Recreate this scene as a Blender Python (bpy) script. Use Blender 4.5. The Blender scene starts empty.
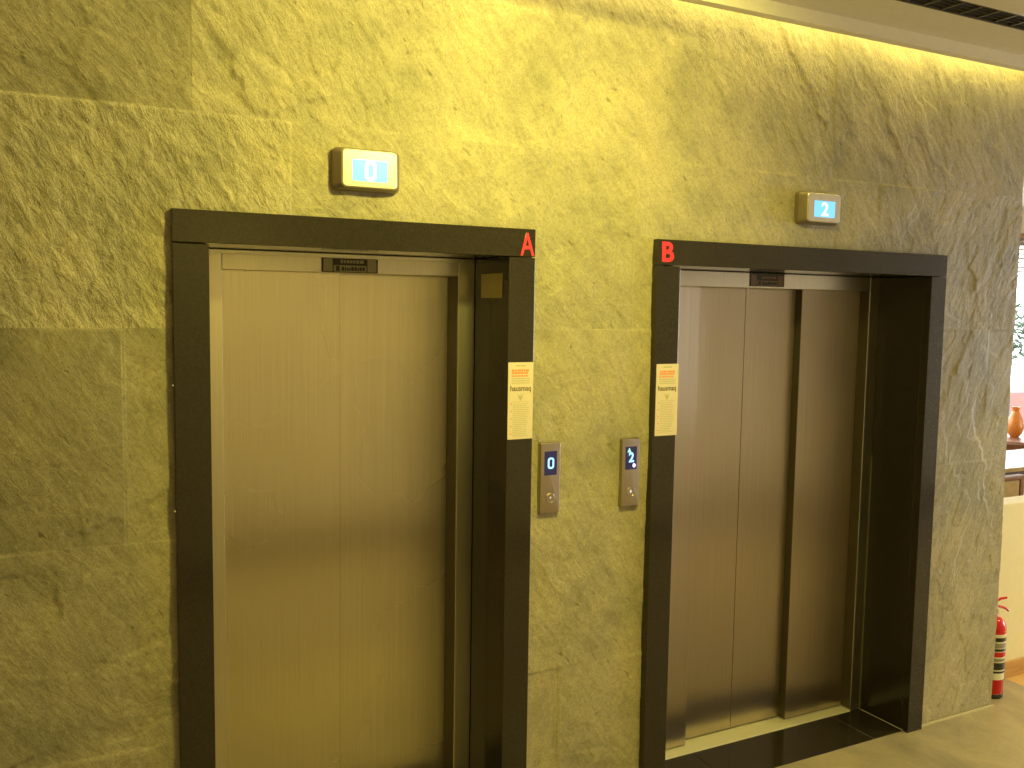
import bpy, bmesh, math, random
import numpy as np
from mathutils import Vector, Matrix

sc = bpy.context.scene
COL = sc.collection
R = math.radians

# ------------------------------------------------------------------ camera
F_PX = 916.17
YAW, PITCH, ROLL = R(27.3727), R(-4.88808), R(0.87232)
fw = Vector((math.sin(YAW)*math.cos(PITCH), math.cos(YAW)*math.cos(PITCH), math.sin(PITCH)))
rt = Vector((math.cos(YAW), -math.sin(YAW), 0))
up = rt.cross(fw)
r2 = rt*math.cos(ROLL) + up*math.sin(ROLL)
u2 = -rt*math.sin(ROLL) + up*math.cos(ROLL)
cam_d = bpy.data.cameras.new('camera')
cam_d.sensor_width = 36.0
cam_d.lens = F_PX/1024*36.0
cam_d.clip_start = 0.05
cam = bpy.data.objects.new('camera', cam_d)
M = Matrix((r2, u2, -fw)).transposed().to_4x4()
M.translation = Vector((0, -2.675, 1.8542))
cam.matrix_world = M
COL.objects.link(cam)
sc.camera = cam

# ------------------------------------------------------------------ world, lights, exposure
world = bpy.data.worlds.new('world')
sc.world = world
world.use_nodes = True
bgn = world.node_tree.nodes['Background']
bgn.inputs[0].default_value = (0.92, 0.96, 1.0, 1)
bgn.inputs[1].default_value = 4.0

def light(name, kind, loc, energy, color, target=None, **kw):
    d = bpy.data.lights.new(name, kind)
    d.energy = energy
    d.color = color
    for k, v in kw.items():
        setattr(d, k, v)
    o = bpy.data.objects.new(name, d)
    o.location = loc
    if target is not None:
        o.rotation_euler = (Vector(target)-Vector(loc)).to_track_quat('-Z', 'Y').to_euler()
    COL.objects.link(o)
    return o

WARM = (1.0, 0.86, 0.15)
WARM2 = (1.0, 0.82, 0.20)
# wall washer in the ceiling over the first elevator
light('wall_washer', 'SPOT', (1.45, -1.30, 2.855), 215, WARM, (1.25, 0, 1.75), spot_size=R(134), spot_blend=1.0, shadow_soft_size=0.12)
# LED strip in the cove behind the ceiling lip
light('cove_strip', 'AREA', (1.4, -0.09, 3.00), 15, (1.0, 0.81, 0.20), (1.4, 0, 2.90), shape='RECTANGLE', size=6.4, size_y=0.02)
# unseen ceiling spots, added as warm fill for the lobby
for i, (x, y, e) in enumerate([(-0.6, -2.7, 70), (2.8, -2.5, 110), (5.2, -1.3, 255), (7.4, -1.8, 80)]):
    light('fill_spot', 'SPOT', (x, y, 2.85), e, WARM2, (x, y, 0), spot_size=R(125), spot_blend=0.9, shadow_soft_size=0.07)
light('fill_spot', 'SPOT', (1.0, -2.6, 2.85), 84, WARM2, (0.95, -3.4, 1.0), spot_size=R(120), spot_blend=0.9, shadow_soft_size=0.07)  # added spot tilted at the front wall to brighten what the doors reflect
# daylight: an added lamp at the unseen end window, and the cafe window
light('daylight_fill_end', 'AREA', (10.38, -2.0, 1.45), 88, (0.95, 0.97, 1.0), (4, -1.0, 1.0), shape='RECTANGLE', size=1.9, size_y=2.0)  # added neutral fill along the slate wall
light('daylight_window_cafe', 'AREA', (8.0, 3.30, 1.7), 60, (0.95, 0.97, 1.0), (8.0, 0, 0.9), shape='RECTANGLE', size=4.6, size_y=1.4)

sc.view_settings.view_transform = 'Standard'
sc.view_settings.look = 'None'
sc.view_settings.exposure = 0.42
sc.view_settings.gamma = 1.0
sc.view_settings.use_curve_mapping = False
sc.cycles.use_denoising = True
sc.cycles.max_bounces = 8
sc.cycles.sample_clamp_indirect = 4.0
sc.cycles.caustics_reflective = False
sc.cycles.caustics_refractive = False

# ------------------------------------------------------------------ materials
class NT:
    def __init__(self, name):
        self.m = bpy.data.materials.new(name)
        self.m.use_nodes = True
        self.t = self.m.node_tree
        self.b = self.t.nodes['Principled BSDF']
    def n(self, typ, **kw):
        nd = self.t.nodes.new(typ)
        for k, v in kw.items():
            setattr(nd, k, v)
        return nd
    def l(self, a, b):
        self.t.links.new(a, b)
    def math(self, op, a, b=None, c=None):
        nd = self.n('ShaderNodeMath', operation=op)
        for i, v in enumerate((a, b, c)):
            if v is None: continue
            if isinstance(v, (int, float)): nd.inputs[i].default_value = v
            else: self.l(v, nd.inputs[i])
        return nd.outputs[0]
    def noise(self, vec, scale, detail=4, rough=0.55, dist=0.0):
        nd = self.n('ShaderNodeTexNoise')
        nd.inputs['Scale'].default_value = scale
        nd.inputs['Detail'].default_value = detail
        nd.inputs['Roughness'].default_value = rough
        nd.inputs['Distortion'].default_value = dist
        self.l(vec, nd.inputs['Vector'])
        return nd
    def mapping(self, vec, scale=(1, 1, 1), rot=(0, 0, 0)):
        nd = self.n('ShaderNodeMapping')
        nd.inputs['Scale'].default_value = scale
        nd.inputs['Rotation'].default_value = rot
        self.l(vec, nd.inputs['Vector'])
        return nd.outputs[0]
    def ramp(self, fac, stops):
        nd = self.n('ShaderNodeValToRGB')
        cr = nd.color_ramp
        while len(cr.elements) < len(stops): cr.elements.new(0.5)
        for e, (p, c) in zip(cr.elements, stops):
            e.position = p
            e.color = (*c, 1) if len(c) == 3 else c
        self.l(fac, nd.inputs[0])
        return nd.outputs[0]
    def mix(self, fac, a, b, blend='MIX'):
        nd = self.n('ShaderNodeMix', data_type='RGBA', blend_type=blend)
        for sock, v in ((nd.inputs[0], fac), (nd.inputs[6], a), (nd.inputs[7], b)):
            if isinstance(v, (int, float)): sock.default_value = v
            elif isinstance(v, tuple): sock.default_value = (*v, 1)
            else: self.l(v, sock)
        return nd.outputs[2]
    def bump(self, h, strength, dist, prev=None):
        nd = self.n('ShaderNodeBump')
        nd.inputs['Strength'].default_value = strength
        nd.inputs['Distance'].default_value = dist
        self.l(h, nd.inputs['Height'])
        if prev is not None: self.l(prev, nd.inputs['Normal'])
        return nd.outputs[0]
    def coords(self):
        return self.n('ShaderNodeNewGeometry').outputs['Position']
    def set(self, **kw):
        for k, v in kw.items():
            s = self.b.inputs[k.replace('_', ' ')]
            if isinstance(v, tuple) and len(v) == 3: v = (*v, 1)
            s.default_value = v
        return self

def plain(name, col, rough=0.5, metal=0.0, spec=0.5, var=0.06, scale=30, bump=0.0):
    a = NT(name)
    p = a.coords()
    n = a.noise(p, scale, 3)
    dark = tuple(c*(1-var) for c in col)
    lite = tuple(min(1, c*(1+var)) for c in col)
    a.l(a.ramp(n.outputs[0], [(0.3, dark), (0.7, lite)]), a.b.inputs['Base Color'])
    a.set(Roughness=rough, Metallic=metal, Specular_IOR_Level=spec)
    if bump: a.l(a.bump(n.outputs[0], bump, 0.002), a.b.inputs['Normal'])
    return a.m

def glow(name, col, strength):
    a = NT(name)
    a.set(Base_Color=(0.02, 0.02, 0.02), Emission_Color=col, Emission_Strength=strength, Roughness=0.3)
    return a.m

def slate():
    a = NT('slate_stone')
    p = a.coords()
    at = a.n('ShaderNodeAttribute', attribute_name='tone')
    tone = at.outputs['Fac']
    jt = a.n('ShaderNodeAttribute', attribute_name='edge')
    ed = jt.outputs['Fac']
    # patches of grey green, ochre and brown
    n1 = a.noise(p, 2.3, 6, 0.62, 0.6)
    col = a.ramp(n1.outputs[0], [(0.28, (0.25, 0.235, 0.165)), (0.48, (0.36, 0.33, 0.235)), (0.62, (0.43, 0.385, 0.27)), (0.8, (0.47, 0.40, 0.27))])
    # diagonal veins
    ga = a.n('ShaderNodeAttribute', attribute_name='grain').outputs['Fac']
    vr = a.n('ShaderNodeVectorRotate', rotation_type='Y_AXIS')
    a.l(p, vr.inputs['Vector']); a.l(ga, vr.inputs['Angle'])
    pr = vr.outputs[0]
    n2 = a.noise(a.mapping(pr, (1, 1, 0.30)), 22, 8, 0.66, 0.5)
    col = a.mix(0.75, col, a.ramp(n2.outputs[0], [(0.25, (0.66, 0.66, 0.66)), (0.5, (1, 1, 1)), (0.75, (1.20, 1.19, 1.16))]), 'MULTIPLY')
    n3 = a.noise(p, 85, 5, 0.7)
    col = a.mix(0.8, col, a.ramp(n3.outputs[0], [(0.3, (0.74, 0.74, 0.74)), (0.5, (1, 1, 1)), (0.72, (1.16, 1.16, 1.16))]), 'MULTIPLY')
    n6 = a.noise(p, 210, 3, 0.65)
    col = a.mix(0.9, col, a.ramp(n6.outputs[0], [(0.3, (0.76, 0.76, 0.76)), (0.5, (1, 1, 1)), (0.7, (1.16, 1.16, 1.16))]), 'MULTIPLY')
    # sparse dark flecks
    n4 = a.noise(a.mapping(pr, (1, 1, 0.38)), 44, 4, 0.55, 0.4)
    col = a.mix(1.0, col, a.ramp(n4.outputs[0], [(0.65, (1, 1, 1)), (0.74, (0.58, 0.56, 0.52))]), 'MULTIPLY')
    tr = a.n('ShaderNodeCombineColor')
    for k in range(3): a.l(tone, tr.inputs[k])
    col = a.mix(1.0, col, tr.outputs[0], 'MULTIPLY')
    nv = a.noise(a.mapping(p, (0.55, 1, 1.3)), 2.6, 5, 0.55, 0.5)
    vn = a.math('ABSOLUTE', a.math('SUBTRACT', nv.outputs[0], 0.5))
    vm = a.ramp(vn, [(0.0, (1, 1, 1)), (0.003, (0.8, 0.8, 0.8)), (0.008, (0, 0, 0))])
    nm = a.noise(p, 1.7, 2, 0.5)
    vm = a.math('MULTIPLY', vm, a.ramp(nm.outputs[0], [(0.50, (0, 0, 0)), (0.60, (1, 1, 1))]))
    col = a.mix(a.math('MULTIPLY', vm, 0.38), col, (0.58, 0.50, 0.33))
    # joints between the slabs, filled here and there
    jm = a.ramp(ed, [(0.0, (1, 1, 1)), (0.0010, (1, 1, 1)), (0.0024, (0, 0, 0))])
    nj = a.noise(p, 5.0, 3, 0.6)
    jm = a.math('MULTIPLY', jm, a.ramp(nj.outputs[0], [(0.42, (0.05, 0.05, 0.05)), (0.60, (1, 1, 1))]))
    col = a.mix(a.math('MULTIPLY', jm, 0.5), col, (0.56, 0.50, 0.34))
    a.l(col, a.b.inputs['Base Color'])
    rr = a.ramp(n3.outputs[0], [(0.3, (0.46,)*3), (0.7, (0.68,)*3)])
    a.l(rr, a.b.inputs['Roughness'])
    a.set(Specular_IOR_Level=0.55)
    rl = a.n('ShaderNodeAttribute', attribute_name='relief').outputs['Fac']
    def rbump(h, strength, dist, prev):
        o = a.bump(h, 1.0, dist, prev)
        a.l(a.math('MULTIPLY', rl, strength), o.node.inputs['Strength'])
        return o
    b1 = a.bump(n2.outputs[0], 0.45, 0.008)
    n5 = a.noise(a.mapping(pr, (1, 1, 0.42)), 50, 5, 0.6, 0.4)
    b2 = rbump(n5.outputs[0], 0.75, 0.008, b1)
    b3 = rbump(n3.outputs[0], 0.35, 0.004, b2)
    b3 = rbump(n6.outputs[0], 0.35, 0.0018, b3)
    b3 = a.bump(a.ramp(n4.outputs[0], [(0.65, (1, 1, 1)), (0.74, (0, 0, 0))]), 0.5, 0.003, b3)
    b4 = a.bump(jm, 0.4, -0.0015, b3)
    a.l(b4, a.b.inputs['Normal'])
    return a.m

def steel(name, col, rough, streak=0.10, metal=1.0, aniso=0.0, freq=420):
    a = NT(name)
    p = a.coords()
    mp = a.mapping(p, (freq, freq, 2.2))
    n = a.noise(mp, 1.0, 3, 0.6)
    lo = tuple(c*0.93 for c in col); hi = tuple(c*1.05 for c in col)
    a.l(a.ramp(n.outputs[0], [(0.3, lo), (0.7, hi)]), a.b.inputs['Base Color'])
    big = a.noise(p, 1.6, 3, 0.5)
    rr = a.ramp(big.outputs[0], [(0.3, (rough*0.9,)*3), (0.7, (rough*1.12,)*3)])
    a.l(rr, a.b.inputs['Roughness'])
    a.set(Metallic=metal, Anisotropic=aniso)
    if aniso:
        tg = a.n('ShaderNodeTangent', direction_type='UV_MAP', uv_map='brush')
        a.l(tg.outputs[0], a.b.inputs['Tangent'])
    a.l(a.bump(n.outputs[0], streak, 0.0008), a.b.inputs['Normal'])
    return a.m

def granite():
    a = NT('black_granite')
    p = a.coords()
    n = a.noise(p, 420, 2, 0.5)
    n2 = a.noise(p, 150, 3, 0.6)
    col = a.ramp(n.outputs[0], [(0.35, (0.025, 0.0205, 0.0165)), (0.55, (0.032, 0.026, 0.021)), (0.74, (0.045, 0.037, 0.030))])
    col = a.mix(0.6, col, a.ramp(n2.outputs[0], [(0.35, (0.7, 0.7, 0.7)), (0.65, (1.2, 1.2, 1.2))]), 'MULTIPLY')
    a.l(col, a.b.inputs['Base Color'])
    a.set(Roughness=0.13, Specular_IOR_Level=0.42)
    a.l(a.bump(n.outputs[0], 0.05, 0.0006), a.b.inputs['Normal'])
    return a.m

def floor_stone():
    a = NT('floor_stone_tile')
    p = a.coords()
    sep = a.n('ShaderNodeSeparateXYZ'); a.l(p, sep.inputs[0])
    n = a.noise(a.mapping(p, (1, 0.5, 1), (0, 0, R(20))), 3.2, 7, 0.62, 0.8)
    col = a.ramp(n.outputs[0], [(0.3, (0.27, 0.235, 0.185)), (0.5, (0.36, 0.31, 0.235)), (0.7, (0.46, 0.39, 0.285))])
    n2 = a.noise(p, 60, 5, 0.6)
    col = a.mix(0.5, col, a.ramp(n2.outputs[0], [(0.3, (0.8, 0.8, 0.8)), (0.7, (1.15, 1.15, 1.15))]), 'MULTIPLY')
    fx = a.math('FRACT', a.math('DIVIDE', a.math('SUBTRACT', sep.outputs[0], 0.13), 0.6))
    fy = a.math('FRACT', a.math('DIVIDE', a.math('ADD', sep.outputs[1], 10.03), 0.6))
    e = a.math('MULTIPLY', a.math('MINIMUM', a.math('MINIMUM', fx, a.math('SUBTRACT', 1, fx)), a.math('MINIMUM', fy, a.math('SUBTRACT', 1, fy))), 0.6)
    j = a.ramp(e, [(0.0, (1, 1, 1)), (0.0012, (1, 1, 1)), (0.0022, (0, 0, 0))])
    col = a.mix(a.math('MULTIPLY', j, 0.35), col, (0.30, 0.27, 0.2))
    a.l(col, a.b.inputs['Base Color'])
    a.l(a.ramp(n2.outputs[0], [(0.3, (0.30,)*3), (0.7, (0.42,)*3)]), a.b.inputs['Roughness'])
    a.l(a.bump(n2.outputs[0], 0.12, 0.001), a.b.inputs['Normal'])
    return a.m

def wood(name, c1, c2, axis_scale=(1, 12, 12), rough=0.4):
    a = NT(name)
    p = a.coords()
    n = a.noise(a.mapping(p, axis_scale), 3.0, 6, 0.6, 1.2)
    a.l(a.ramp(n.outputs[0], [(0.3, c1), (0.7, c2)]), a.b.inputs['Base Color'])
    a.set(Roughness=rough)
    a.l(a.bump(n.outputs[0], 0.1, 0.002), a.b.inputs['Normal'])
    return a.m

def glass():
    a = NT('window_glass')
    a.set(Base_Color=(1, 1, 1), Roughness=0.0, Transmission_Weight=1.0, IOR=1.01)
    return a.m

MAT = dict(
    slate=slate(), granite=granite(), floor=floor_stone(),
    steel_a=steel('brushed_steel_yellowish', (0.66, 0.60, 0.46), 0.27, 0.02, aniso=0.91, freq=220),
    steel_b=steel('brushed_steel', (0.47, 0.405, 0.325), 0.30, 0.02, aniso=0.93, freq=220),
    steel_trim=steel('steel_trim', (0.62, 0.58, 0.50), 0.30),
    gap=plain('dark_shaft_gap', (0.012, 0.011, 0.010), 0.8),
    sill=steel('aluminium_sill', (0.92, 0.88, 0.76), 0.5, 0.05, 0.25),
    silver=plain('satin_silver_plastic', (0.66, 0.62, 0.56), 0.30, 0.72),
    shell=plain('display_shell_shaded', (0.22, 0.18, 0.13), 0.35, 0.35),  # darker than the bezel: shade on the sides put into the colour
    plate=steel('call_plate_steel', (0.42, 0.36, 0.30), 0.38, 0.06),
    cyan=glow('lcd_cyan_backlight', (0.22, 0.72, 1.0), 1.15),
    cyan_deep=glow('lcd_blue_backlight', (0.20, 0.62, 1.0), 1.0),
    white_glow=glow('lcd_white_digit', (0.92, 0.98, 1.0), 1.25),
    led=glow('led_blue_white_digit', (0.30, 0.68, 1.0), 1.7),
    led_green=glow('led_green_arrow', (0.35, 1.0, 0.62), 1.1),
    led_violet=glow('led_violet_dot', (0.80, 0.76, 1.0), 1.4),
    button_glow=glow('call_button_lamp', (1.0, 0.86, 0.62), 0.7),
    display=glow('display_dark_blue', (0.010, 0.008, 0.14), 0.30),
    red=plain('red_acrylic', (0.85, 0.045, 0.10), 0.35, var=0.02),
    paper=plain('notice_paper', (0.74, 0.645, 0.60), 0.5, var=0.02),
    ink=plain('black_ink', (0.12, 0.09, 0.05), 0.6, var=0.02),
    grey_ink=plain('faded_ink', (0.50, 0.45, 0.34), 0.6, var=0.02),
    red_ink=plain('orange_red_ink', (0.80, 0.30, 0.12), 0.6, var=0.02),
    brass=plain('brass_plate', (0.40, 0.37, 0.16), 0.30, 0.9),
    sticker_dark=plain('sticker_dark', (0.045, 0.038, 0.026), 0.45),
    sticker_grey=plain('sticker_grey', (0.40, 0.36, 0.27), 0.5),
    sticker_brown=plain('sticker_brown', (0.20, 0.13, 0.10), 0.5),
    paint=plain('ceiling_paint', (0.84, 0.80, 0.74), 0.8, var=0.02, bump=0.04),
    fascia=plain('ceiling_lip_lit', (0.93, 0.89, 0.82), 0.7, var=0.02),  # paler than the ceiling: light falling on the lip put into its colour
    wall_paint=plain('beige_wall_paint', (0.78, 0.71, 0.55), 0.7, var=0.03),
    cream=plain('cream_wall_paint', (0.82, 0.75, 0.56), 0.6, var=0.02),
    vent=plain('vent_dark_metal', (0.085, 0.074, 0.058), 0.5, 0.3),
    vent_fin=plain('vent_fin_metal', (0.12, 0.105, 0.08), 0.45, 0.4),
    caulk=plain('pale_caulk', (0.55, 0.50, 0.38), 0.7),
    grout=plain('grey_grout', (0.20, 0.18, 0.14), 0.7),
    return_shade=plain('door_return_shade', (0.12, 0.10, 0.07), 0.4, 0.5),  # dark colour stands in for shade on the door returns
    oak=wood('oak_skirting', (0.42, 0.22, 0.07), (0.58, 0.34, 0.12)),
    oak_floor=wood('oak_floor', (0.55, 0.34, 0.13), (0.70, 0.46, 0.20), (12, 1, 12)),
    brown_wood=wood('brown_wood', (0.16, 0.07, 0.03), (0.30, 0.14, 0.06)),
    dark_wood=wood('dark_wood', (0.05, 0.025, 0.015), (0.10, 0.05, 0.03)),
    white_top=plain('white_laminate', (0.88, 0.88, 0.86), 0.25, var=0.01),
    tan=plain('tan_upholstery', (0.52, 0.38, 0.16), 0.8, var=0.1),
    ext_red=plain('extinguisher_red', (0.62, 0.012, 0.015), 0.22, var=0.03),
    ext_white=plain('extinguisher_label_white', (0.80, 0.78, 0.70), 0.4),
    ext_black=plain('extinguisher_black', (0.02, 0.02, 0.02), 0.4),
    ext_grey=plain('label_grey', (0.30, 0.29, 0.24), 0.5),
    ext_metal=plain('valve_metal', (0.5, 0.45, 0.3), 0.3, 0.9),
    leaf=plain('plant_leaf', (0.05, 0.10, 0.04), 0.5, var=0.3),
    terracotta=plain('outdoor_pink_wall', (0.28, 0.13, 0.115), 0.8),
    orange=plain('orange_glaze', (0.85, 0.30, 0.05), 0.3),
    alu=plain('window_aluminium', (0.75, 0.75, 0.74), 0.4, 0.3),
    glass=glass(),
    slat=wood('blind_slat', (0.30, 0.17, 0.08), (0.40, 0.24, 0.12)),
    screw=plain('bright_screw', (0.9, 0.88, 0.84), 0.15, 1.0),
)

# ------------------------------------------------------------------ mesh helpers
def bm_new(): return bmesh.new()

def box(bm, x0, x1, y0, y1, z0, z1, bev=0.0, seg=2):
    vs = [bm.verts.new((x, y, z)) for x in (x0, x1) for y in (y0, y1) for z in (z0, z1)]
    idx = [(0, 1, 3, 2), (4, 6, 7, 5), (0, 4, 5, 1), (2, 3, 7, 6), (0, 2, 6, 4), (1, 5, 7, 3)]
    fs = [bm.faces.new([vs[i] for i in f]) for f in idx]
    if bev > 0:
        es = list({e for f in fs for e in f.edges})
        bmesh.ops.bevel(bm, geom=es, offset=bev, segments=seg, affect='EDGES', profile=0.5)
    return bm

def lathe(bm, cx, cy, prof, seg=32, a0=0.0, a1=2*math.pi):
    full = abs(a1-a0-2*math.pi) < 1e-6
    n = seg if full else seg+1
    rings = []
    for r, z in prof:
        rings.append([bm.verts.new((cx+r*math.cos(a0+(a1-a0)*i/seg), cy+r*math.sin(a0+(a1-a0)*i/seg), z)) for i in range(n)])
    for a, b in zip(rings, rings[1:]):
        for i in range(seg):
            j = (i+1) % n
            bm.faces.new((a[i], a[j], b[j], b[i]))
    if full:
        for rg, rev in ((rings[0], True), (rings[-1], False)):
            try: bm.faces.new(list(reversed(rg)) if rev else rg)
            except ValueError: pass
    return bm

def tube(bm, pts, rad, seg=10):
    pts = [Vector(p) for p in pts]
    rads = rad if isinstance(rad, (list, tuple)) else [rad]*len(pts)
    rings = []
    for i, p in enumerate(pts):
        t = (pts[min(i+1, len(pts)-1)]-pts[max(i-1, 0)]).normalized()
        a = t.orthogonal().normalized() if i == 0 else (rings_a - t*rings_a.dot(t)).normalized()
        rings_a = a
        b = t.cross(a)
        rings.append([bm.verts.new(p+(a*math.cos(2*math.pi*k/seg)+b*math.sin(2*math.pi*k/seg))*rads[i]) for k in range(seg)])
    for u, v in zip(rings, rings[1:]):
        for k in range(seg):
            bm.faces.new((u[k], u[(k+1) % seg], v[(k+1) % seg], v[k]))
    bm.faces.new(list(reversed(rings[0]))); bm.faces.new(rings[-1])
    return bm

def rrect(x0, x1, z0, z1, r, n=6):
    out = []
    for cx, cz, a in ((x1-r, z1-r, 0), (x0+r, z1-r, 90), (x0+r, z0+r, 180), (x1-r, z0+r, 270)):
        for i in range(n+1):
            t = R(a+90*i/n)
            out.append((cx+r*math.cos(t), cz+r*math.sin(t)))
    return out

def loft(bm, loops):
    """loops: list of [(x,y,z)...] of equal length, back to front; both ends capped"""
    rs = [[bm.verts.new(p) for p in lp] for lp in loops]
    n = len(rs[0])
    for a, b in zip(rs, rs[1:]):
        for i in range(n):
            bm.faces.new((a[i], a[(i+1) % n], b[(i+1) % n], b[i]))
    bm.faces.new(list(reversed(rs[0]))); bm.faces.new(rs[-1])
    return bm

def plaque(bm, x0, x1, z0, z1, y0, y1, r, soft=0.0):
    """rounded slab standing in the XZ plane from y0 (back) to y1 (front, smaller y)"""
    lps = [[(x, y0, z) for x, z in rrect(x0, x1, z0, z1, r)]]
    if soft > 0:
        for k in range(0, 4):
            a = R(30*k)
            i = soft*(1-math.cos(a)); yy = y1+soft*(1-math.sin(a))
            lps.append([(x, yy, z) for x, z in rrect(x0+i, x1-i, z0+i, z1-i, max(r-i, 0.0005))])
    else:
        lps.append([(x, y1, z) for x, z in rrect(x0, x1, z0, z1, r)])
    return loft(bm, lps)

def root_of(o):
    while o.parent: o = o.parent
    return o

def obj(name, bm, mat, parent=None, smooth=False, origin=None, angle=30):
    bmesh.ops.recalc_face_normals(bm, faces=bm.faces)
    me = bpy.data.meshes.new(name)
    off = Vector((0, 0, 0))
    if parent is not None: off = Vector(root_of(parent).location)
    elif origin is not None: off = Vector(origin)
    bmesh.ops.translate(bm, verts=bm.verts, vec=-off)
    if smooth:
        for f in bm.faces: f.smooth = True
        lim = R(angle)
        for e in bm.edges:
            if len(e.link_faces) == 2 and e.calc_face_angle(0) > lim: e.smooth = False
    uv = bm.loops.layers.uv.new('brush')
    for f in bm.faces:
        for lp in f.loops: lp[uv].uv = (lp.vert.co.x+lp.vert.co.y, lp.vert.co.z)
    bm.to_mesh(me); bm.free()
    me.materials.append(MAT[mat] if isinstance(mat, str) else mat)
    o = bpy.data.objects.new(name, me)
    COL.objects.link(o)
    if parent is not None: o.parent = parent
    else: o.location = off
    return o

def thing(name, label, cat, loc, group=None):
    o = bpy.data.objects.new(name, None)
    o.empty_display_size = 0.1
    o.location = loc
    COL.objects.link(o)
    return tag(o, label, cat, group)

def tag(o, label, cat, group=None):
    o['label'] = label; o['category'] = cat
    if group: o['group'] = group
    return o

def struct(name, bm, mat, smooth=False):
    o = obj(name, bm, mat, smooth=smooth)
    o['kind'] = 'structure'
    return o

def b1(*a, **k):
    return box(bm_new(), *a, **k)

def text_bm(body, x0, x1, z0, z1, yf, depth=0.001, bold=0.0):
    cu = bpy.data.curves.new('lettering', 'FONT')
    cu.body = body; cu.size = 1.0; cu.extrude = 0.5; cu.offset = bold; cu.resolution_u = 4
    t = bpy.data.objects.new('lettering', cu)
    COL.objects.link(t)
    bpy.context.view_layer.update()
    me = bpy.data.meshes.new_from_object(t.evaluated_get(bpy.context.evaluated_depsgraph_get()))
    bm = bm_new(); bm.from_mesh(me)
    bpy.data.objects.remove(t); bpy.data.meshes.remove(me); bpy.data.curves.remove(cu)
    xs = [v.co.x for v in bm.verts]; ys = [v.co.y for v in bm.verts]
    ax, bx, ay, by = min(xs), max(xs), min(ys), max(ys)
    for v in bm.verts:
        x, y, z = v.co
        v.co = (x0+(x-ax)/(bx-ax)*(x1-x0), yf+(0.5-z)*depth, z0+(y-ay)/(by-ay)*(z1-z0))
    return bm

# ------------------------------------------------------------------ slate wall (height field with split-face relief)
rng = np.random.RandomState(7)
TAB = rng.rand(256, 256)
def vnoise(x, y, seed=0):
    x = x+seed*17.37; y = y+seed*9.71
    xi = np.floor(x).astype(int); yi = np.floor(y).astype(int)
    fx = x-xi; fy = y-yi
    fx = fx*fx*fx*(fx*(fx*6-15)+10); fy = fy*fy*fy*(fy*(fy*6-15)+10)
    g = lambda i, j: TAB[i & 255, j & 255]
    return ((g(xi, yi)*(1-fx)+g(xi+1, yi)*fx)*(1-fy)+(g(xi, yi+1)*(1-fx)+g(xi+1, yi+1)*fx)*fy)*2-1
def fbm(x, y, seed, octv=4, gain=0.5):
    s = 0; a = 1; t = 0
    for i in range(octv):
        s = s+a*vnoise(x, y, seed+i*3); t += a
        x = x*2.03; y = y*2.03; a *= gain
    return s/t
def rot(x, z, deg):
    c, s = math.cos(R(deg)), math.sin(R(deg))
    return x*c+z*s, -x*s+z*c

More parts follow.
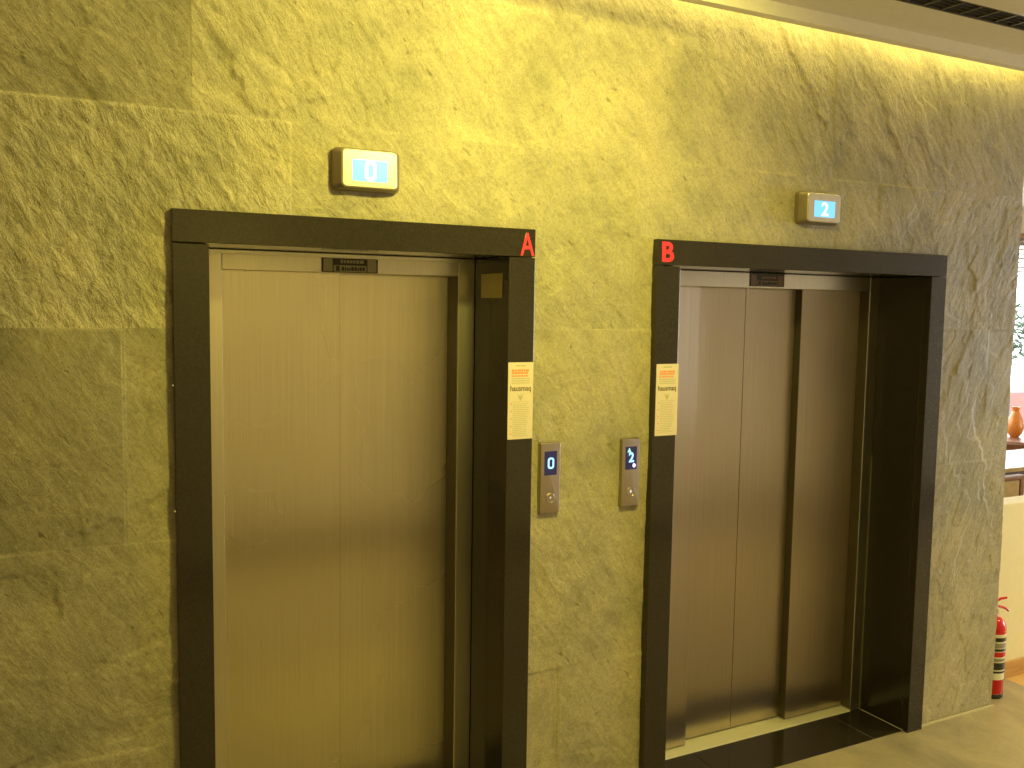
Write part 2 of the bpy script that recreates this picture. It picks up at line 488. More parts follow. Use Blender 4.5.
WX0, WX1, WZ1 = -2.4, 3.975, 3.16
OPEN_A = (0.37, 1.41, 2.06)
OPEN_B = (1.99, 3.41, 2.05)
def stone_wall():
    st = 0.006
    nx = int((WX1-WX0)/st)+1; nz = int(WZ1/st)+1
    xs = np.linspace(WX0, WX1, nx); zs = np.linspace(0, WZ1, nz)
    X, Z = np.meshgrid(xs, zs)
    cz = np.floor(Z/0.5925).astype(int)
    OFF = np.array([0.391, 0.95, 0.20, 0.66, 0.387, 0.80])[np.clip(cz, 0, 5)]
    cx = np.floor((X-OFF)/1.2).astype(int)
    tid = (cx*131+cz*37) & 255
    tv = TAB[tid, (tid*7) & 255]; tw = TAB[(tid*5) & 255, tid]
    H = (tv-0.5)*0.0030
    sx = cx*3.71+cz*1.93; sz = cz*5.13-cx*2.2        # each slab has its own grain
    h = fbm(X*1.7+sx, Z*1.7+sz, 1, 3)*0.0060
    # cleft terraces
    u, v = rot(X+sx, Z+sz, 55)
    u = np.where(cz == 4, rot(X+sx, Z+sz, -58)[0], u); v = np.where(cz == 4, rot(X+sx, Z+sz, -58)[1], v)
    n = fbm(u*1.5, v*3.6, 5, 5, 0.55)+0.25*fbm(X*7+sx, Z*7, 9, 3)
    k = n*(2.6+1.6*tw)
    fr = k-np.floor(k)
    t = np.clip((fr-0.93)/0.07, 0, 1); t = t*t*(3-2*t)
    h += (np.floor(k)+t)*0.0022
    # diagonal grain and pitting; some slabs are much rougher than others
    rough = 0.45+0.5*TAB[(tid*13) & 255, (tid*9) & 255]
    rough[(cz == 3) & (cx == -1)] = 1.7
    rough[(cz == 4)] = 0.9
    rough[(cz == 4) & (X > 2.785)] = 0.55
    rough[(cz == 4) & (cx == -1)] = 0.7
    rough[cz <= 2] *= 0.6
    rough[(cz == 3) & (cx >= 0)] = 0.8
    ang = np.where(tv > 0.5, 1.0, -1.0)
    ang[(cz == 3) & (cx == -1)] = 1.0
    ang[X > 3.4] = -1.0
    ang[(cz == 4)] = 1.0
    grain = np.radians(np.where(ang > 0, 26+20*tw, -(22+16*tw)))
    u2_, v2_ = np.where(ang > 0, rot(X, Z, -58)[0], rot(X, Z, 58)[0]), np.where(ang > 0, rot(X, Z, -58)[1], rot(X, Z, 58)[1])
    h += fbm(u2_*11+sx, v2_*30+sz, 11, 4, 0.6)*0.0022*rough
    lump = fbm(u2_*21+3*sx, v2_*31, 41, 4, 0.6)
    h += np.clip(lump+0.15, 0, 1)**1.2*0.0045*np.clip(rough-0.4, 0, 1.3)
    h += fbm(X*38, Z*38, 21, 3, 0.6)*0.0011*rough
    # relief stays low along the slab edges
    ex = (X-OFF)/1.2; ex = np.abs(ex-np.round(ex))*1.2
    ez = Z/0.5925; ez = np.abs(ez-np.round(ez))*0.5925
    e = np.clip(np.minimum(ex, ez)/0.05, 0, 1)
    H = H+h*(0.55+0.45*e)
    tone = 0.93+0.14*TAB[(tid*11) & 255, (tid*3) & 255]
    tone[(cz == 4) & (cx == -1)] = 0.84
    tone[(cz == 2) & (cx == -1)] = 0.84
    tone[(cz == 3) & (cx == -1)] = 1.16
    tone = np.where((cz <= 2) & (X < 0.35), tone*0.86, tone)
    edge = np.minimum(np.abs((X-OFF)/1.2-np.round((X-OFF)/1.2))*1.2, ez)
    # the larger ridges seen on single slabs: polyline, drop height
    for pts, dh in RIDGES:
        P = np.array(pts)
        best = np.full(X.shape, 9.0); side = np.zeros(X.shape)
        wob = 0.030*fbm(X*13, Z*13, 31, 3)+0.010*fbm(X*55, Z*55, 33, 2)
        for (ax, az), (bx, bz) in zip(P, P[1:]):
            dx, dz = bx-ax, bz-az
            L2 = dx*dx+dz*dz
            tt = np.clip(((X-ax)*dx+(Z-az)*dz)/L2, 0, 1)
            px = X-(ax+tt*dx); pz = Z-(az+tt*dz)
            d = np.hypot(px, pz)
            s = (dx*pz-dz*px)/math.sqrt(L2)
            m = d < best
            best = np.where(m, d, best); side = np.where(m, s, side)
        sd = side+wob
        fade = np.exp(-np.clip(best, 0, None)/0.09)*np.clip(0.75+0.9*fbm(X*7, Z*7, 35, 2), 0.1, 1.3)
        H += 1.5*dh*fade*np.where(sd > 0, np.clip(1-sd/0.010, 0, 1)*0.0+np.clip(sd/0.0065, 0, 1), -np.clip(-sd/0.0065, 0, 1)*0.6)
    H -= 0.004
    H = np.clip(H, -0.02, 0.0075)
    # keep it flat where plates are screwed on
    co = np.stack([X.ravel(), -H.ravel(), Z.ravel()], 1)
    I = np.arange(nx*nz).reshape(nz, nx)
    q = np.stack([I[:-1, :-1], I[:-1, 1:], I[1:, 1:], I[1:, :-1]], -1)
    cxm = (X[:-1, :-1]+X[1:, 1:])/2; czm = (Z[:-1, :-1]+Z[1:, 1:])/2
    keep = np.ones(cxm.shape, bool)
    for x0, x1, z1 in (OPEN_A, OPEN_B):
        keep &= ~((cxm > x0) & (cxm < x1) & (czm < z1))
    q = q[keep]
    me = bpy.data.meshes.new('wall_back')
    me.vertices.add(len(co)); me.vertices.foreach_set('co', co.ravel().astype(np.float32))
    nf = len(q)
    me.loops.add(nf*4); me.loops.foreach_set('vertex_index', q.ravel().astype(np.int32))
    me.polygons.add(nf)
    me.polygons.foreach_set('loop_start', (np.arange(nf)*4).astype(np.int32))
    me.polygons.foreach_set('use_smooth', np.ones(nf, bool))
    me.update(calc_edges=True); me.validate()
    for nm, arr in (('tone', tone), ('relief', rough), ('grain', grain)):     # one value per facet: crisp at the joints
        at = me.attributes.new(nm, 'FLOAT', 'FACE')
        at.data.foreach_set('value', arr[:-1, :-1][keep].astype(np.float32))
    for nm, arr in (('edge', edge),):
        at = me.attributes.new(nm, 'FLOAT', 'POINT')
        at.data.foreach_set('value', arr.ravel().astype(np.float32))
    me.materials.append(MAT['slate'])
    o = bpy.data.objects.new('wall_back', me)
    COL.objects.link(o)
    o['kind'] = 'structure'
    return o

RIDGES = [
    ([(0.40, 2.66), (0.45, 2.58), (0.50, 2.52), (0.53, 2.43), (0.57, 2.40), (0.68, 2.41), (0.75, 2.44)], 0.0035),
    ([(0.60, 2.53), (0.66, 2.49), (0.74, 2.52), (0.83, 2.58), (0.95, 2.60)], -0.003),
    ([(0.85, 2.40), (0.93, 2.47), (0.98, 2.54)], 0.0028),
    ([(1.64, 2.80), (1.62, 2.70), (1.62, 2.60), (1.60, 2.52), (1.55, 2.44)], -0.0030),
    ([(1.60, 2.50), (1.72, 2.52), (1.80, 2.49), (1.86, 2.44)], 0.0025),
    ([(2.47, 2.93), (2.55, 2.84), (2.62, 2.74), (2.68, 2.64), (2.72, 2.58)], 0.0030),
    ([(2.90, 2.84), (3.0, 2.74), (3.10, 2.60), (3.16, 2.50), (3.22, 2.40)], 0.0022),
    ([(3.20, 2.80), (3.30, 2.66), (3.38, 2.55), (3.5, 2.42)], -0.0022),
    ([(-0.10, 1.12), (0.02, 1.19), (0.16, 1.24), (0.30, 1.30)], 0.0028),
    ([(0.06, 1.17), (0.03, 1.05), (0.00, 0.98)], 0.0022),
    ([(-0.2, 0.86), (0.0, 0.84), (0.15, 0.85), (0.30, 0.90)], -0.0025),
    ([(-0.1, 0.62), (0.1, 0.66), (0.2, 0.68), (0.32, 0.76)], 0.0025),
    ([(0.13, 2.62), (0.12, 2.54), (0.09, 2.44), (0.12, 2.41)], 0.0030),
    ([(1.30, 2.385), (1.40, 2.378), (1.48, 2.392), (1.56, 2.405)], -0.003),
    ([(3.62, 2.10), (3.70, 1.92), (3.66, 1.75), (3.58, 1.60)], 0.0020),
    ([(3.75, 1.35), (3.82, 1.15), (3.86, 0.95), (3.80, 0.75)], -0.0020),
    ([(3.56, 0.62), (3.68, 0.45), (3.78, 0.25), (3.84, 0.10)], 0.0020),
]
stone_wall()

# ------------------------------------------------------------------ room shell
CZ = 2.864
bm = bm_new(); box(bm, -2.6, 4.33, -3.45, 0.58, -0.12, 0.0); box(bm, 4.33, 10.6, -3.45, -0.06, -0.12, 0.0)
struct('floor', bm, 'floor')
bm = bm_new(); box(bm, 4.33, 10.6, -0.06, 3.7, -0.12, 0.0); box(bm, 3.97, 4.33, 0.58, 3.7, -0.12, 0.0)
struct('floor_oak', bm, 'oak_floor')
# ceiling: strip with the lip beside the cove, main field beyond the air slot, cove lid
struct('ceiling', b1(-2.6, 10.6, -3.45, -0.608, CZ, CZ+0.10), 'paint')
bm = bm_new(); box(bm, -2.6, 10.6, -0.504, -0.30, CZ, CZ+0.04)
struct('ceiling_strip', bm, 'paint')
struct('trim_1', b1(-2.6, 10.6, -0.300, -0.26, 2.82, CZ+0.04, bev=0.002), 'fascia')
bm = bm_new(); box(bm, -2.6, 3.99, -0.504, 0.58, 3.16, 3.22); box(bm, -2.6, 3.99, -0.504, -0.495, CZ+0.04, 3.16); box(bm, 3.976, 3.99, -0.495, 0.03, CZ+0.04, 3.16)
struct('ceiling_cove', bm, 'paint')
bm = bm_new(); box(bm, 3.99, 10.6, -0.26, 3.7, CZ, CZ+0.10)
struct('ceiling_cafe', bm, 'paint')
struct('baseboard_front', b1(-2.4, 10.4, -3.40, -3.38, 0.0, 0.14, bev=0.003), 'dark_wood')
struct('wall_left', b1(-2.6, -2.4, -3.45, 0.58, 0, 3.2), 'wall_paint')
struct('wall_front', b1(-2.6, 10.6, -3.6, -3.4, 0, 3.2), 'wall_paint')
bm = bm_new(); box(bm, 3.90, 3.968, 0.03, 3.7, 0, 3.2); box(bm, -2.6, 3.90, 0.50, 0.58, 0, 3.2)
struct('wall_shaft', bm, 'wall_paint')
bm = bm_new()
for a in ((10.4, 10.6, -3.45, -3.0, 0, 3), (10.4, 10.6, -0.2, 3.7, 0, 3), (10.4, 10.6, -3.0, -0.2, 0, 0.35), (10.4, 10.6, -3.0, -0.2, 2.5, 3)): box(bm, *a)
struct('wall_right', bm, 'wall_paint')
bm = bm_new()
for a in ((3.97, 5.6, 3.4, 3.6, 0, 3), (3.97, 10.6, 3.4, 3.6, 0, 0.62), (3.97, 10.6, 3.4, 3.6, 2.62, 3), (10.3, 10.6, 3.4, 3.6, 0, 3)): box(bm, *a)
struct('wall_cafe', bm, 'wall_paint')
# half-height cream wall to the right of the slate wall, with its skirting
struct('wall_low', b1(3.972, 8.6, 0.19, 0.30, 0, 0.905, bev=0.004), 'cream')
struct('baseboard_low', b1(3.972, 8.6, 0.176, 0.19, 0, 0.085, bev=0.002), 'oak')
# caulk line along the slate wall
struct('trim_2', b1(3.456, 3.975, -0.012, 0.0, 0.0, 0.006), 'caulk')

# windows
def window(name, x0, x1, y, z0, z1, n, along='x'):
    f = bm_new(); w = 0.05
    def bx(a0, a1, c0, c1):
        if along == 'x': box(f, a0, a1, y-0.03, y+0.03, c0, c1, bev=0.003)
        else: box(f, y-0.03, y+0.03, a0, a1, c0, c1, bev=0.003)
    bx(x0, x1, z0, z0+w); bx(x0, x1, z1-w, z1)
    for i in range(n+1):
        p = x0+(x1-x0-w)*i/n
        bx(p, p+w, z0+w, z1-w)
    r = struct(name, f, 'alu')
    g = bm_new()
    for i in range(n):
        a = x0+w+(x1-x0-w)*i/n; b = x0+(x1-x0-w)*(i+1)/n
        if along == 'x': box(g, a, b, y-0.004, y+0.004, z0+w, z1-w)
        else: box(g, y-0.004, y+0.004, a, b, z0+w, z1-w)
    obj('window_pane', g, 'glass', r)
window('window_1', 5.6, 10.3, 3.5, 0.62, 2.62, 3)
window('window_2_added', -3.0, -0.2, 10.5, 0.35, 2.5, 2, 'y')  # unseen end window, added to bring neutral daylight onto the slate

# ------------------------------------------------------------------ linear air diffuser in the ceiling
v = thing('air_vent', 'long dark linear slot diffuser recessed in the ceiling above the elevator lobby', 'air vent', (3.0, -0.556, CZ))
bm = bm_new()
for a in ((-2.4, 10.2, -0.608, -0.504, CZ+0.06, CZ+0.065), (-2.4, 10.2, -0.608, -0.600, CZ, CZ+0.06), (-2.4, 10.2, -0.512, -0.504, CZ, CZ+0.06)): box(bm, *a)
obj('frame', bm, 'vent', v)
for y in (-0.578, -0.556, -0.534):
    obj('blade', b1(-2.4, 10.2, y-0.0015, y+0.0015, CZ+0.004, CZ+0.05), 'vent', v)
bm = bm_new()
for i in range(90):
    x = 2.0+0.09*i
    box(bm, x, x+0.010, -0.600, -0.512, CZ+0.002, CZ+0.010)
o = obj('fin', bm, 'vent_fin', v); o['kind'] = 'stuff'

# ------------------------------------------------------------------ elevators
P = 0.025
PA = 0.016
def surround(root, xl, xr, il, ir, zt, zl, P=P):
    """black granite: two jambs, lintel, and the linings of the reveal"""
    for a, b in ((xl, il), (ir, xr)):
        obj('granite_jamb', b1(a, b, -P, 0.012, 0.0, zl-0.0015, bev=0.002), 'granite', root)
    obj('granite_lintel', b1(xl, xr, -P, 0.012, zl+0.0015, zt, bev=0.002), 'granite', root)
    for a, b in ((il-0.04, il-0.001), (ir+0.001, ir+0.04)):
        obj('reveal_lining', b1(a, b, 0.012, 0.30, 0.0, zl, bev=0.001), 'granite', root)
    obj('reveal_soffit', b1(il, ir, 0.012, 0.30, zl+0.002, zl+0.04, bev=0.001), 'granite', root)

# elevator A
A = thing('elevator_entrance', 'elevator under red letter A, two closed steel panels in a black granite surround', 'elevator', (0.89, 0, 0), 'elevators in the slate wall')
surround(A, 0.3295, 1.4560, 0.4262, 1.3595, 2.104, 2.0125, PA)
bm = bm_new()
box(bm, 0.425, 0.505, 0.245, 0.43, 0, 2.0125, bev=0.002)
box(bm, 1.297, 1.3595, 0.245, 0.43, 0, 2.0125, bev=0.002)
box(bm, 0.505, 1.297, 0.245, 0.298, 1.952, 2.0, bev=0.0015)
box(bm, 0.425, 1.356, 0.240, 0.28, 1.999, 2.0125, bev=0.001)
obj('door_frame', bm, 'steel_trim', A)
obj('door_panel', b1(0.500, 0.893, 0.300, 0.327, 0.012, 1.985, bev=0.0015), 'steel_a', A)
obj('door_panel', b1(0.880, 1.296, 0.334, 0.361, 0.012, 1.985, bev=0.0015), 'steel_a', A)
obj('car_recess', b1(0.43, 1.35, 0.43, 0.45, 0, 2.0), 'gap', A)
bm = bm_new()
box(bm, 0.425, 1.356, 0.240, 0.30, -0.01, 0.006, bev=0.001); box(bm, 0.505, 1.297, 0.30, 0.36, -0.01, 0.004)
obj('sill', bm, 'sill', A)
obj('threshold', b1(0.425, 1.356, 0.0, 0.240, -0.01, 0.003), 'granite', A)
obj('shade_strip', b1(1.2945, 1.2975, 0.2475, 0.332, 0.012, 1.952), 'return_shade', A)  # dark strip added over the frame return to make it look shaded
for z in (1.62, 1.268):
    bm = bm_new()
    bmesh.ops.create_uvsphere(bm, u_segments=12, v_segments=8, radius=0.005)
    bmesh.ops.translate(bm, verts=bm.verts, vec=(0.3275, -0.008, z))
    obj('screw', bm, 'screw', A, smooth=True)

# elevator B
B = thing('elevator_entrance', 'wider elevator under red letter B, stepped steel panels above a bright sill', 'elevator', (2.70, 0, 0), 'elevators in the slate wall')
surround(B, 1.9405, 3.456, 2.042, 3.364, 2.0955, 2.004)
bm = bm_new()
box(bm, 2.042, 2.105, 0.243, 0.42, 0, 2.004, bev=0.002)
box(bm, 3.303, 3.364, 0.243, 0.42, 0, 2.004, bev=0.002)
box(bm, 2.105, 3.303, 0.243, 0.292, 1.942, 2.004, bev=0.002)
obj('door_frame', bm, 'steel_trim', B)
for x0, x1, y in ((2.100, 2.393, 0.298), (2.380, 2.668, 0.336), (2.670, 2.985, 0.336), (2.952, 3.302, 0.298)):
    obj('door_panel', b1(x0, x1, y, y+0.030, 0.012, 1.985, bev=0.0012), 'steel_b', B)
obj('car_recess', b1(2.05, 3.36, 0.43, 0.45, 0, 2.0), 'gap', B)
bm = bm_new()
box(bm, 2.105, 3.303, 0.240, 0.328, -0.01, 0.006, bev=0.001)
box(bm, 2.105, 3.303, 0.333, 0.40, -0.01, 0.005, bev=0.001)
obj('sill', bm, 'sill', B)
bm = bm_new()
for a, b in ((2.042, 2.38), (2.382, 3.181), (3.183, 3.364)): box(bm, a, b, 0.0, 0.240, -0.01, 0.003)
box(bm, 3.303, 3.364, 0.2395, 0.245, -0.01, 0.003)
obj('threshold', bm, 'granite', B)
for a, m in (((3.3610, 3.364, 0.0, 0.240, 0.0, 0.005), 'caulk'), ((3.3620, 3.3645, 0.240, 0.243, 0, 1.2), 'grout'), ((3.181, 3.183, 0.0, 0.24, 0, 0.0033), 'grout')):
    obj('caulk_line', b1(*a), m, B)
obj('shade_strip', b1(3.3005, 3.3035, 0.2455, 0.297, 0.012, 1.942), 'return_shade', B)  # added strip that darkens the right frame return
obj('shade_strip', b1(2.9495, 2.9525, 0.2975, 0.335, 0.012, 1.985), 'return_shade', B)  # added strip, shade painted on the step between the panels

# red letters on the lintels
for ch, x0, x1, z0, z1, word in (('A', 1.3985, 1.4505, 2.017, 2.091, 'first'), ('B', 1.958, 2.010, 2.016, 2.087, 'second')):
    o = obj('letter_sign', text_bm(ch, x0, x1, z0, z1, -(PA if ch == 'A' else P)-0.003, 0.004, 0.012 if ch == 'A' else 0.03), 'red', origin=((x0+x1)/2, -P, z0))
    tag(o, {'A': 'red letter A at the right end of the narrower elevator lintel', 'B': 'red letter B at the left end of the wider elevator lintel'}[ch], 'letter sign', 'red elevator letters')

# ------------------------------------------------------------------ floor position displays above the lintels
def seg_zero(x0, x1, z0, z1, yf, w, depth=0.001):
    bm = bm_new()
    out = rrect(x0, x1, z0, z1, min(x1-x0, z1-z0)*0.38, 5)
    inn = rrect(x0+w, x1-w, z0+w, z1-w, (x1-x0-2*w)*0.38, 5)
    n = len(out)
    L = [[bm.verts.new((x, y, z)) for x, z in lp] for y in (yf, yf-depth) for lp in (out, inn)]
    ob, ib, of, jf = L
    for i in range(n):
        j = (i+1) % n
        bm.faces.new((of[i], of[j], jf[j], jf[i])); bm.faces.new((ob[i], ib[i], ib[j], ob[j]))
        bm.faces.new((ob[i], ob[j], of[j], of[i])); bm.faces.new((ib[i], jf[i], jf[j], ib[j]))
    return bm

def position_display(cx, cz, digit, label, screen_mat):
    t = thing('position_display', label, 'floor display', (cx, 0, cz-0.06), 'floor displays over the elevators')
    w, h = 0.103, 0.062
    lps = []
    for y, ix, iz, r in ((0.01, 0, 0, 0.016), (-0.012, 0.0, 0.0, 0.016), (-0.024, 0.006, 0.003, 0.015), (-0.040, 0.017, 0.007, 0.013), (-0.045, 0.021, 0.010, 0.011)):
        lps.append([(x, y, z) for x, z in rrect(cx-w+ix, cx+w-ix, cz-h+iz, cz+h-iz, r)])
    obj('housing', loft(bm_new(), lps[:5]), 'shell', t, smooth=True, angle=25)
    fr = [[(x, y, z) for x, z in rrect(cx-w+i, cx+w-i, cz-h+k, cz+h-k, r)] for y, i, k, r in ((-0.0395, 0.0168, 0.0068, 0.013), (-0.0440, 0.0190, 0.0085, 0.012), (-0.0455, 0.0215, 0.0105, 0.011))]
    obj('bezel', loft(bm_new(), fr), 'silver', t, smooth=True, angle=25)
    s = obj('screen', plaque(bm_new(), cx-0.054, cx+0.054, cz-0.036, cz+0.026, -0.040, -0.0465, 0.003), screen_mat, t)
    if digit == '0':
        d = seg_zero(cx-0.017, cx+0.019, cz-0.034, cz+0.024, -0.0465, 0.0105, 0.0006)
    else:
        d = text_bm('2', cx-0.017, cx+0.019, cz-0.031, cz+0.021, -0.0470, 0.0008, 0.02)
    obj('digit', d, 'white_glow', s)
position_display(0.881, 2.248, '0', 'silver floor display lit cyan with 0, above the elevator marked A', 'cyan')
position_display(2.708, 2.248, '2', 'silver floor display lit cyan with 2, above the elevator marked B', 'cyan_deep')

# ------------------------------------------------------------------ call panels between the elevators
def call_panel(x0, x1, z0, z1, digit, label):
    t = thing('call_panel', label, 'call panel', ((x0+x1)/2, 0, z0), 'elevator call panels')
    obj('faceplate', plaque(bm_new(), x0, x1, z0, z1, 0.012, -0.014, 0.006, 0.004), 'plate', t, smooth=True, angle=40)
    cx = (x0+x1)/2
    a, b = cx-0.024, cx+0.024
    s = obj('display', plaque(bm_new(), a, b, z1-0.112, z1-0.030, -0.010, -0.0146, 0.002), 'display', t)
    if digit == '0':
        obj('digit', seg_zero(cx-0.011, cx+0.013, z1-0.090, z1-0.052, -0.0146, 0.0058, 0.0006), 'led', s)
    else:
        obj('digit', text_bm('2', cx-0.010, cx+0.012, z1-0.086, z1-0.050, -0.0152, 0.0006, 0.025), 'led', s)
        bm = bm_new()
        loft(bm, [[(cx-0.017, y, z1-0.050), (cx-0.001, y, z1-0.050), (cx-0.008, y, z1-0.034)] for y in (-0.0140, -0.0153)])
        obj('arrow', bm, 'led_green', s)
        bm = bm_new()
        loft(bm, [[(cx+0.013+0.0065*math.cos(i*math.pi/8), y, z1-0.098+0.0075*math.sin(i*math.pi/8)) for i in range(16)] for y in (-0.0140, -0.0153)])
        obj('indicator_dot', bm, 'led_violet', s)
    zc = z0+0.053
    n = 28
    def ring(r, y): return [(cx+0.001+r*math.cos(2*math.pi*i/n), y, zc+r*math.sin(2*math.pi*i/n)) for i in range(n)]
    bt = obj('button', loft(bm_new(), [ring(0.0175, -0.010), ring(0.0175, -0.0150), ring(0.0155, -0.0162), ring(0.0145, -0.0152)]), 'plate', t, smooth=True)
    def ell(rx, rz, y): return [(cx+0.001+rx*math.cos(2*math.pi*i/n), y, zc+0.002+rz*math.sin(2*math.pi*i/n)) for i in range(n)]
    k = 0.0024 if digit == '0' else 0.0036
    obj('button_lamp', loft(bm_new(), [ell(k, k*1.6, -0.0150), ell(k, k*1.6, -0.0160)]), 'button_glow', bt)
call_panel(1.490, 1.569, 1.152, 1.396, '0', 'steel call panel showing blue 0, beside the elevator marked A')
call_panel(1.819, 1.897, 1.147, 1.393, '2', 'steel call panel showing blue 2 with green arrow, beside the elevator marked B')

# ------------------------------------------------------------------ paper notices on the granite jambs
def notice(x0, x1, z0, z1, seed, label, P=P):
    t = thing('notice', label, 'notice', ((x0+x1)/2, -P, z0), 'paper notices on the granite jambs')
    obj('paper', plaque(bm_new(), x0, x1, z0, z1, -P, -P-0.0012, 0.003), 'paper', t)
    y = -P-0.0016; d = 0.0006
    W = x1-x0; rd = random.Random(seed)
    def words(bm, a, b, z, h):
        x = a
        while x < b-0.002:
            w = min(rd.uniform(0.004, 0.012), b-x)
            box(bm, x, x+w, y, y+d, z, z+h)
            x += w+0.0018
    H = z1-z0
    bm = bm_new(); words(bm, x0+W*0.30, x0+W*0.70, z1-H*0.052, 0.0045)
    obj('heading', bm, 'grey_ink', t)
    bm = bm_new()
    for k in range(3): words(bm, x0+W*0.14, x1-W*(0.16+0.03*k), z1-H*(0.120+0.033*k), 0.0070 if k < 2 else 0.0045)
    obj('red_heading', bm, 'red_ink', t)
    bm = bm_new()
    for k in range(3): words(bm, x0+W*0.14, x1-W*0.14, z1-H*(0.218+0.028*k), 0.0030)
    obj('small_print', bm, 'grey_ink', t)
    obj('logo_text', text_bm('hausmaq', x0+W*0.09, x1-W*0.09, z1-H*0.395, z1-H*0.300, y, d, 0.02), 'ink', t)
    bm = bm_new()
    cx = (x0+x1)/2
    box(bm, cx-0.012, cx+0.012, y, y+d, z1-H*0.425, z1-H*0.418)
    loft(bm, [[(cx-0.010, yy, z1-H*0.435), (cx+0.010, yy, z1-H*0.435), (cx+0.001, yy, z1-H*0.50), (cx-0.001, yy, z1-H*0.50)] for yy in (y+d, y)])
    box(bm, x0+W*0.14, x1-W*0.14, y, y+d, z1-H*0.515, z1-H*0.510)
    obj('emblem', bm, 'grey_ink', t)
    bm = bm_new()
    z = z1-H*0.545
    k = 0
    while z > z0+0.010:
        words(bm, x0+W*0.20, x1-W*rd.uniform(0.14, 0.3), z, 0.0019)
        if k % 4 == 0: obj('bullet_mark', b1(x0+W*0.10, x0+W*0.15, y, y+d, z-0.0005, z+0.004), 'red_ink', t)
        z -= 0.0062; k += 1
    obj('body_text', bm, 'grey_ink', t)
notice(1.3618, 1.4550, 1.4145, 1.669, 3, 'cream paper notice on the right jamb of the elevator marked A', PA)
notice(1.949, 2.046, 1.397, 1.655, 8, 'cream paper notice on the left jamb of the elevator marked B')

# brass-coloured square on the right reveal of elevator A
o = obj('metal_plate', b1(1.3565, 1.3607, 0.030, 0.188, 1.879, 1.960, bev=0.0012), 'brass', origin=(1.355, 0.11, 1.879))
tag(o, 'small square brass coloured plate inside the right reveal of the narrower elevator', 'plate')

# stickers on the door headers
def header_sticker(x0, x1, z0, z1, y, label, base, mid):
    t = thing('header_sticker', label, 'sticker', ((x0+x1)/2, y, z0), 'stickers on the door headers')
    obj('backing', b1(x0, x1, y-0.0012, y, z0, z1), base, t)
    W = x1-x0; H = z1-z0; f = y-0.0017
    for a, b in ((0.03, 0.19), (0.81, 0.97)):
        obj('grey_square', b1(x0+W*a, x0+W*b, f, y-0.001, z0+H*0.06, z0+H*0.88), mid, t)
    bm = bm_new(); rd = random.Random(4)
    x = x0+W*0.33
    while x < x0+W*0.68:
        w = rd.uniform(0.006, 0.014); box(bm, x, x+w, f, y-0.001, z0+H*0.60, z0+H*0.80); x += w+0.003
    obj('upper_line', bm, mid, t)
    obj('lower_band', b1(x0+W*0.21, x0+W*0.79, f, y-0.001, z0+H*0.05, z0+H*0.46), mid, t)
    bm = bm_new(); x = x0+W*0.25
    box(bm, x, x+W*0.06, f-0.0006, f, z0+H*0.09, z0+H*0.42); x += W*0.10
    while x < x0+W*0.75:
        w = rd.uniform(0.004, 0.009); h = rd.uniform(0.18, 0.26)
        box(bm, x, x+w, f-0.0006, f, z0+H*0.12, z0+H*(0.12+h)); x += w+0.0022
    obj('lower_line', bm, base, t)
header_sticker(0.815, 1.004, 1.953, 2.004, 0.243, 'dark sticker with two lines of print above the doors of elevator A', 'sticker_dark', 'sticker_grey')
header_sticker(2.603, 2.790, 1.949, 2.002, 0.242, 'dark brown sticker on the header above the doors of elevator B', 'sticker_dark', 'sticker_brown')

# ------------------------------------------------------------------ fire extinguisher behind the corner of the slate wall
ex, ey, er = 4.078, 0.085, 0.055
E_ = thing('fire_extinguisher', 'red fire extinguisher standing on the floor behind the corner of the slate wall', 'fire extinguisher', (ex, ey, 0))
prof = [(er*0.90, 0.0), (er, 0.012)] + [(er, 0.33)]
for i in range(1, 9):
    a = R(90*i/9)
    prof.append((er*(0.30+0.70*math.cos(a)), 0.33+0.062*math.sin(a)))
prof += [(er*0.30, 0.40), (er*0.26, 0.412)]
obj('cylinder', lathe(bm_new(), ex, ey, prof, 40), 'ext_red', E_, smooth=True)
obj('base_ring', lathe(bm_new(), ex, ey, [(er*0.92, 0.0), (er*1.015, 0.004), (er*1.015, 0.022), (er*0.97, 0.024)], 40), 'ext_black', E_, smooth=True)
def band(name, z0, z1, mat, parent, a0=0, a1=360, k=0.0008):
    return obj(name, lathe(bm_new(), ex, ey, [(er+k, z0), (er+k, z1)], 40, R(a0), R(a1)), mat, parent, smooth=True)
lb = band('label', 0.095, 0.318, 'ext_white', E_)
for z0, z1, m in ((0.284, 0.303, 'ext_black'), (0.252, 0.276, 'ext_grey'), (0.236, 0.248, 'ext_black'), (0.208, 0.232, 'ext_red'), (0.186, 0.200, 'ext_grey'), (0.145, 0.180, 'ext_black'), (0.128, 0.138, 'ext_black')):
    band('label_print', z0, z1, m, lb, 215, 316, 0.0014)
obj('valve', lathe(bm_new(), ex, ey, [(0.014, 0.405), (0.018, 0.412), (0.018, 0.432), (0.012, 0.436), (0.012, 0.455)], 20), 'ext_metal', E_, smooth=True)
for z0, pts in ((0.43, [(ex-0.02, ey, 0.440), (ex+0.015, ey, 0.441), (ex+0.045, ey-0.005, 0.434), (ex+0.070, ey-0.01, 0.424), (ex+0.085, ey-0.012, 0.412)]),
                (0.46, [(ex-0.02, ey, 0.452), (ex+0.010, ey, 0.466), (ex+0.035, ey-0.004, 0.476), (ex+0.072, ey-0.008, 0.477)])):
    bm = bm_new(); tube(bm, pts, 0.006, 8)
    obj('handle_lever', bm, 'ext_red', E_, smooth=True)
bm = bm_new(); tube(bm, [(ex-0.015, ey, 0.424), (ex-0.05, ey-0.005, 0.42), (ex-0.068, ey-0.008, 0.38), (ex-0.070, ey-0.01, 0.30), (ex-0.066, ey-0.01, 0.16)], 0.008, 10)
obj('hose', bm, 'ext_black', E_, smooth=True)

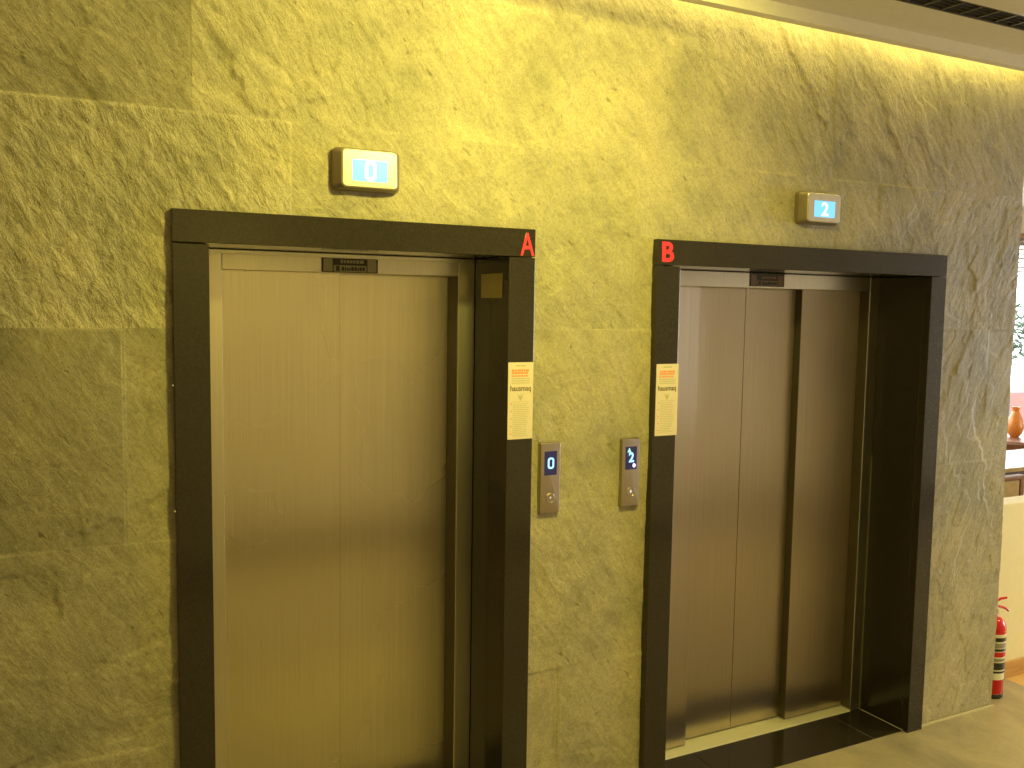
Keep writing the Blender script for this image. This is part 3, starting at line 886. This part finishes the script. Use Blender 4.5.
# ------------------------------------------------------------------ café seen past the corner
def leg_box(x, y, z, w=0.022):
    return b1(x-w, x+w, y-w, y+w, 0, z, bev=0.003)
T = thing('cafe_table', 'white topped cafe table with dark wooden legs behind the cream half wall', 'table', (6.75, 1.78, 0))
obj('tabletop', b1(6.05, 7.45, 1.50, 2.06, 0.712, 0.735, bev=0.004), 'white_top', T)
obj('edge_band', b1(6.04, 7.46, 1.488, 1.50, 0.706, 0.733, bev=0.002), 'tan', T)
obj('apron', b1(6.12, 7.38, 1.54, 2.02, 0.63, 0.712), 'dark_wood', T)
for x in (6.15, 7.35):
    for y in (1.56, 2.0): obj('leg', leg_box(x, y, 0.64), 'dark_wood', T)
K = thing('cafe_chair', 'wooden chair with tan upholstered back tucked under the white cafe table', 'chair', (6.05, 1.25, 0))
obj('seat', b1(5.83, 6.27, 1.03, 1.46, 0.42, 0.47, bev=0.012), 'tan', K)
obj('backrest', b1(5.87, 6.23, 1.41, 1.45, 0.50, 0.665, bev=0.01), 'tan', K)
for x in (5.84, 6.26):
    obj('leg', b1(x-0.02, x+0.02, 1.41, 1.455, 0, 0.68, bev=0.004), 'brown_wood', K)
    obj('leg', b1(x-0.02, x+0.02, 1.04, 1.08, 0, 0.42, bev=0.004), 'brown_wood', K)
obj('top_rail', b1(5.82, 6.28, 1.405, 1.46, 0.665, 0.70, bev=0.008), 'brown_wood', K)
D = thing('drum_table', 'round brown wooden drum table standing between the white table and the window', 'table', (8.05, 2.72, 0))
obj('top', lathe(bm_new(), 8.05, 2.72, [(0.50, 0.56), (0.545, 0.575), (0.55, 0.70), (0.52, 0.722), (0.0005, 0.722)], 48), 'brown_wood', D, smooth=True)
obj('pedestal', lathe(bm_new(), 8.05, 2.72, [(0.30, 0.0), (0.30, 0.03), (0.10, 0.07), (0.08, 0.50), (0.20, 0.56)], 32), 'dark_wood', D, smooth=True)
o = thing('vase', 'orange glazed vase standing on the round brown drum table', 'vase', (7.95, 2.62, 0.722))
obj('body', lathe(bm_new(), 7.95, 2.62, [(0.035, 0.722), (0.06, 0.76), (0.075, 0.82), (0.055, 0.90), (0.028, 0.96), (0.036, 1.0), (0.028, 0.998), (0.02, 0.96)], 28), 'orange', o, smooth=True)
# blind at the head of the café window
Bl = thing('window_blind', 'raised wooden venetian blind hanging at the head of the cafe window', 'blind', (7.95, 3.36, 2.42))
obj('headrail', b1(5.62, 10.28, 3.34, 3.39, 2.62, 2.67), 'slat', Bl)
for i in range(9):
    z = 2.60-i*0.045
    obj('slat', b1(5.64, 10.26, 3.335, 3.385, z-0.010, z+0.002), 'slat', Bl)
# outside: low pink wall and a tree
struct('wall_outdoor', b1(5.0, 16.0, 5.6, 5.8, -0.2, 0.72), 'terracotta')
tr = thing('tree', 'small dark leafed tree growing outside beyond the cafe window', 'tree', (11.15, 4.9, -0.2))
bm = bm_new(); tube(bm, [(11.15, 4.9, -0.2), (11.18, 4.9, 0.7), (11.12, 4.92, 1.4), (11.16, 4.9, 2.0)], [0.05, 0.04, 0.03, 0.015], 10)
obj('trunk', bm, 'dark_wood', tr, smooth=True)
bm = bm_new(); rd = random.Random(11)
for i in range(420):
    d = Vector((rd.gauss(0, 1), rd.gauss(0, 1), rd.gauss(0, 1))).normalized()*rd.uniform(0.1, 1)**0.5
    c = Vector((11.15+d.x*0.42, 4.9+d.y*0.42, 1.62+d.z*0.45))
    ax = Vector((rd.gauss(0, 1), rd.gauss(0, 1), rd.gauss(0, 0.5))).normalized(); bx_ = ax.orthogonal().normalized()
    L, w = rd.uniform(0.04, 0.07), rd.uniform(0.014, 0.022)
    q = [c-ax*L, c+bx_*w, c+ax*L, c-bx_*w]
    nn = ax.cross(bx_)*0.002
    va = [bm.verts.new(p+nn) for p in q]; vb = [bm.verts.new(p-nn) for p in q]
    bm.faces.new(va); bm.faces.new(list(reversed(vb)))
    for k in range(4): bm.faces.new((va[k], vb[k], vb[(k+1) % 4], va[(k+1) % 4]))
obj('foliage', bm, 'leaf', tr)
struct('ground', b1(3.9, 18, 3.7, 12, -0.35, -0.2), 'caulk')
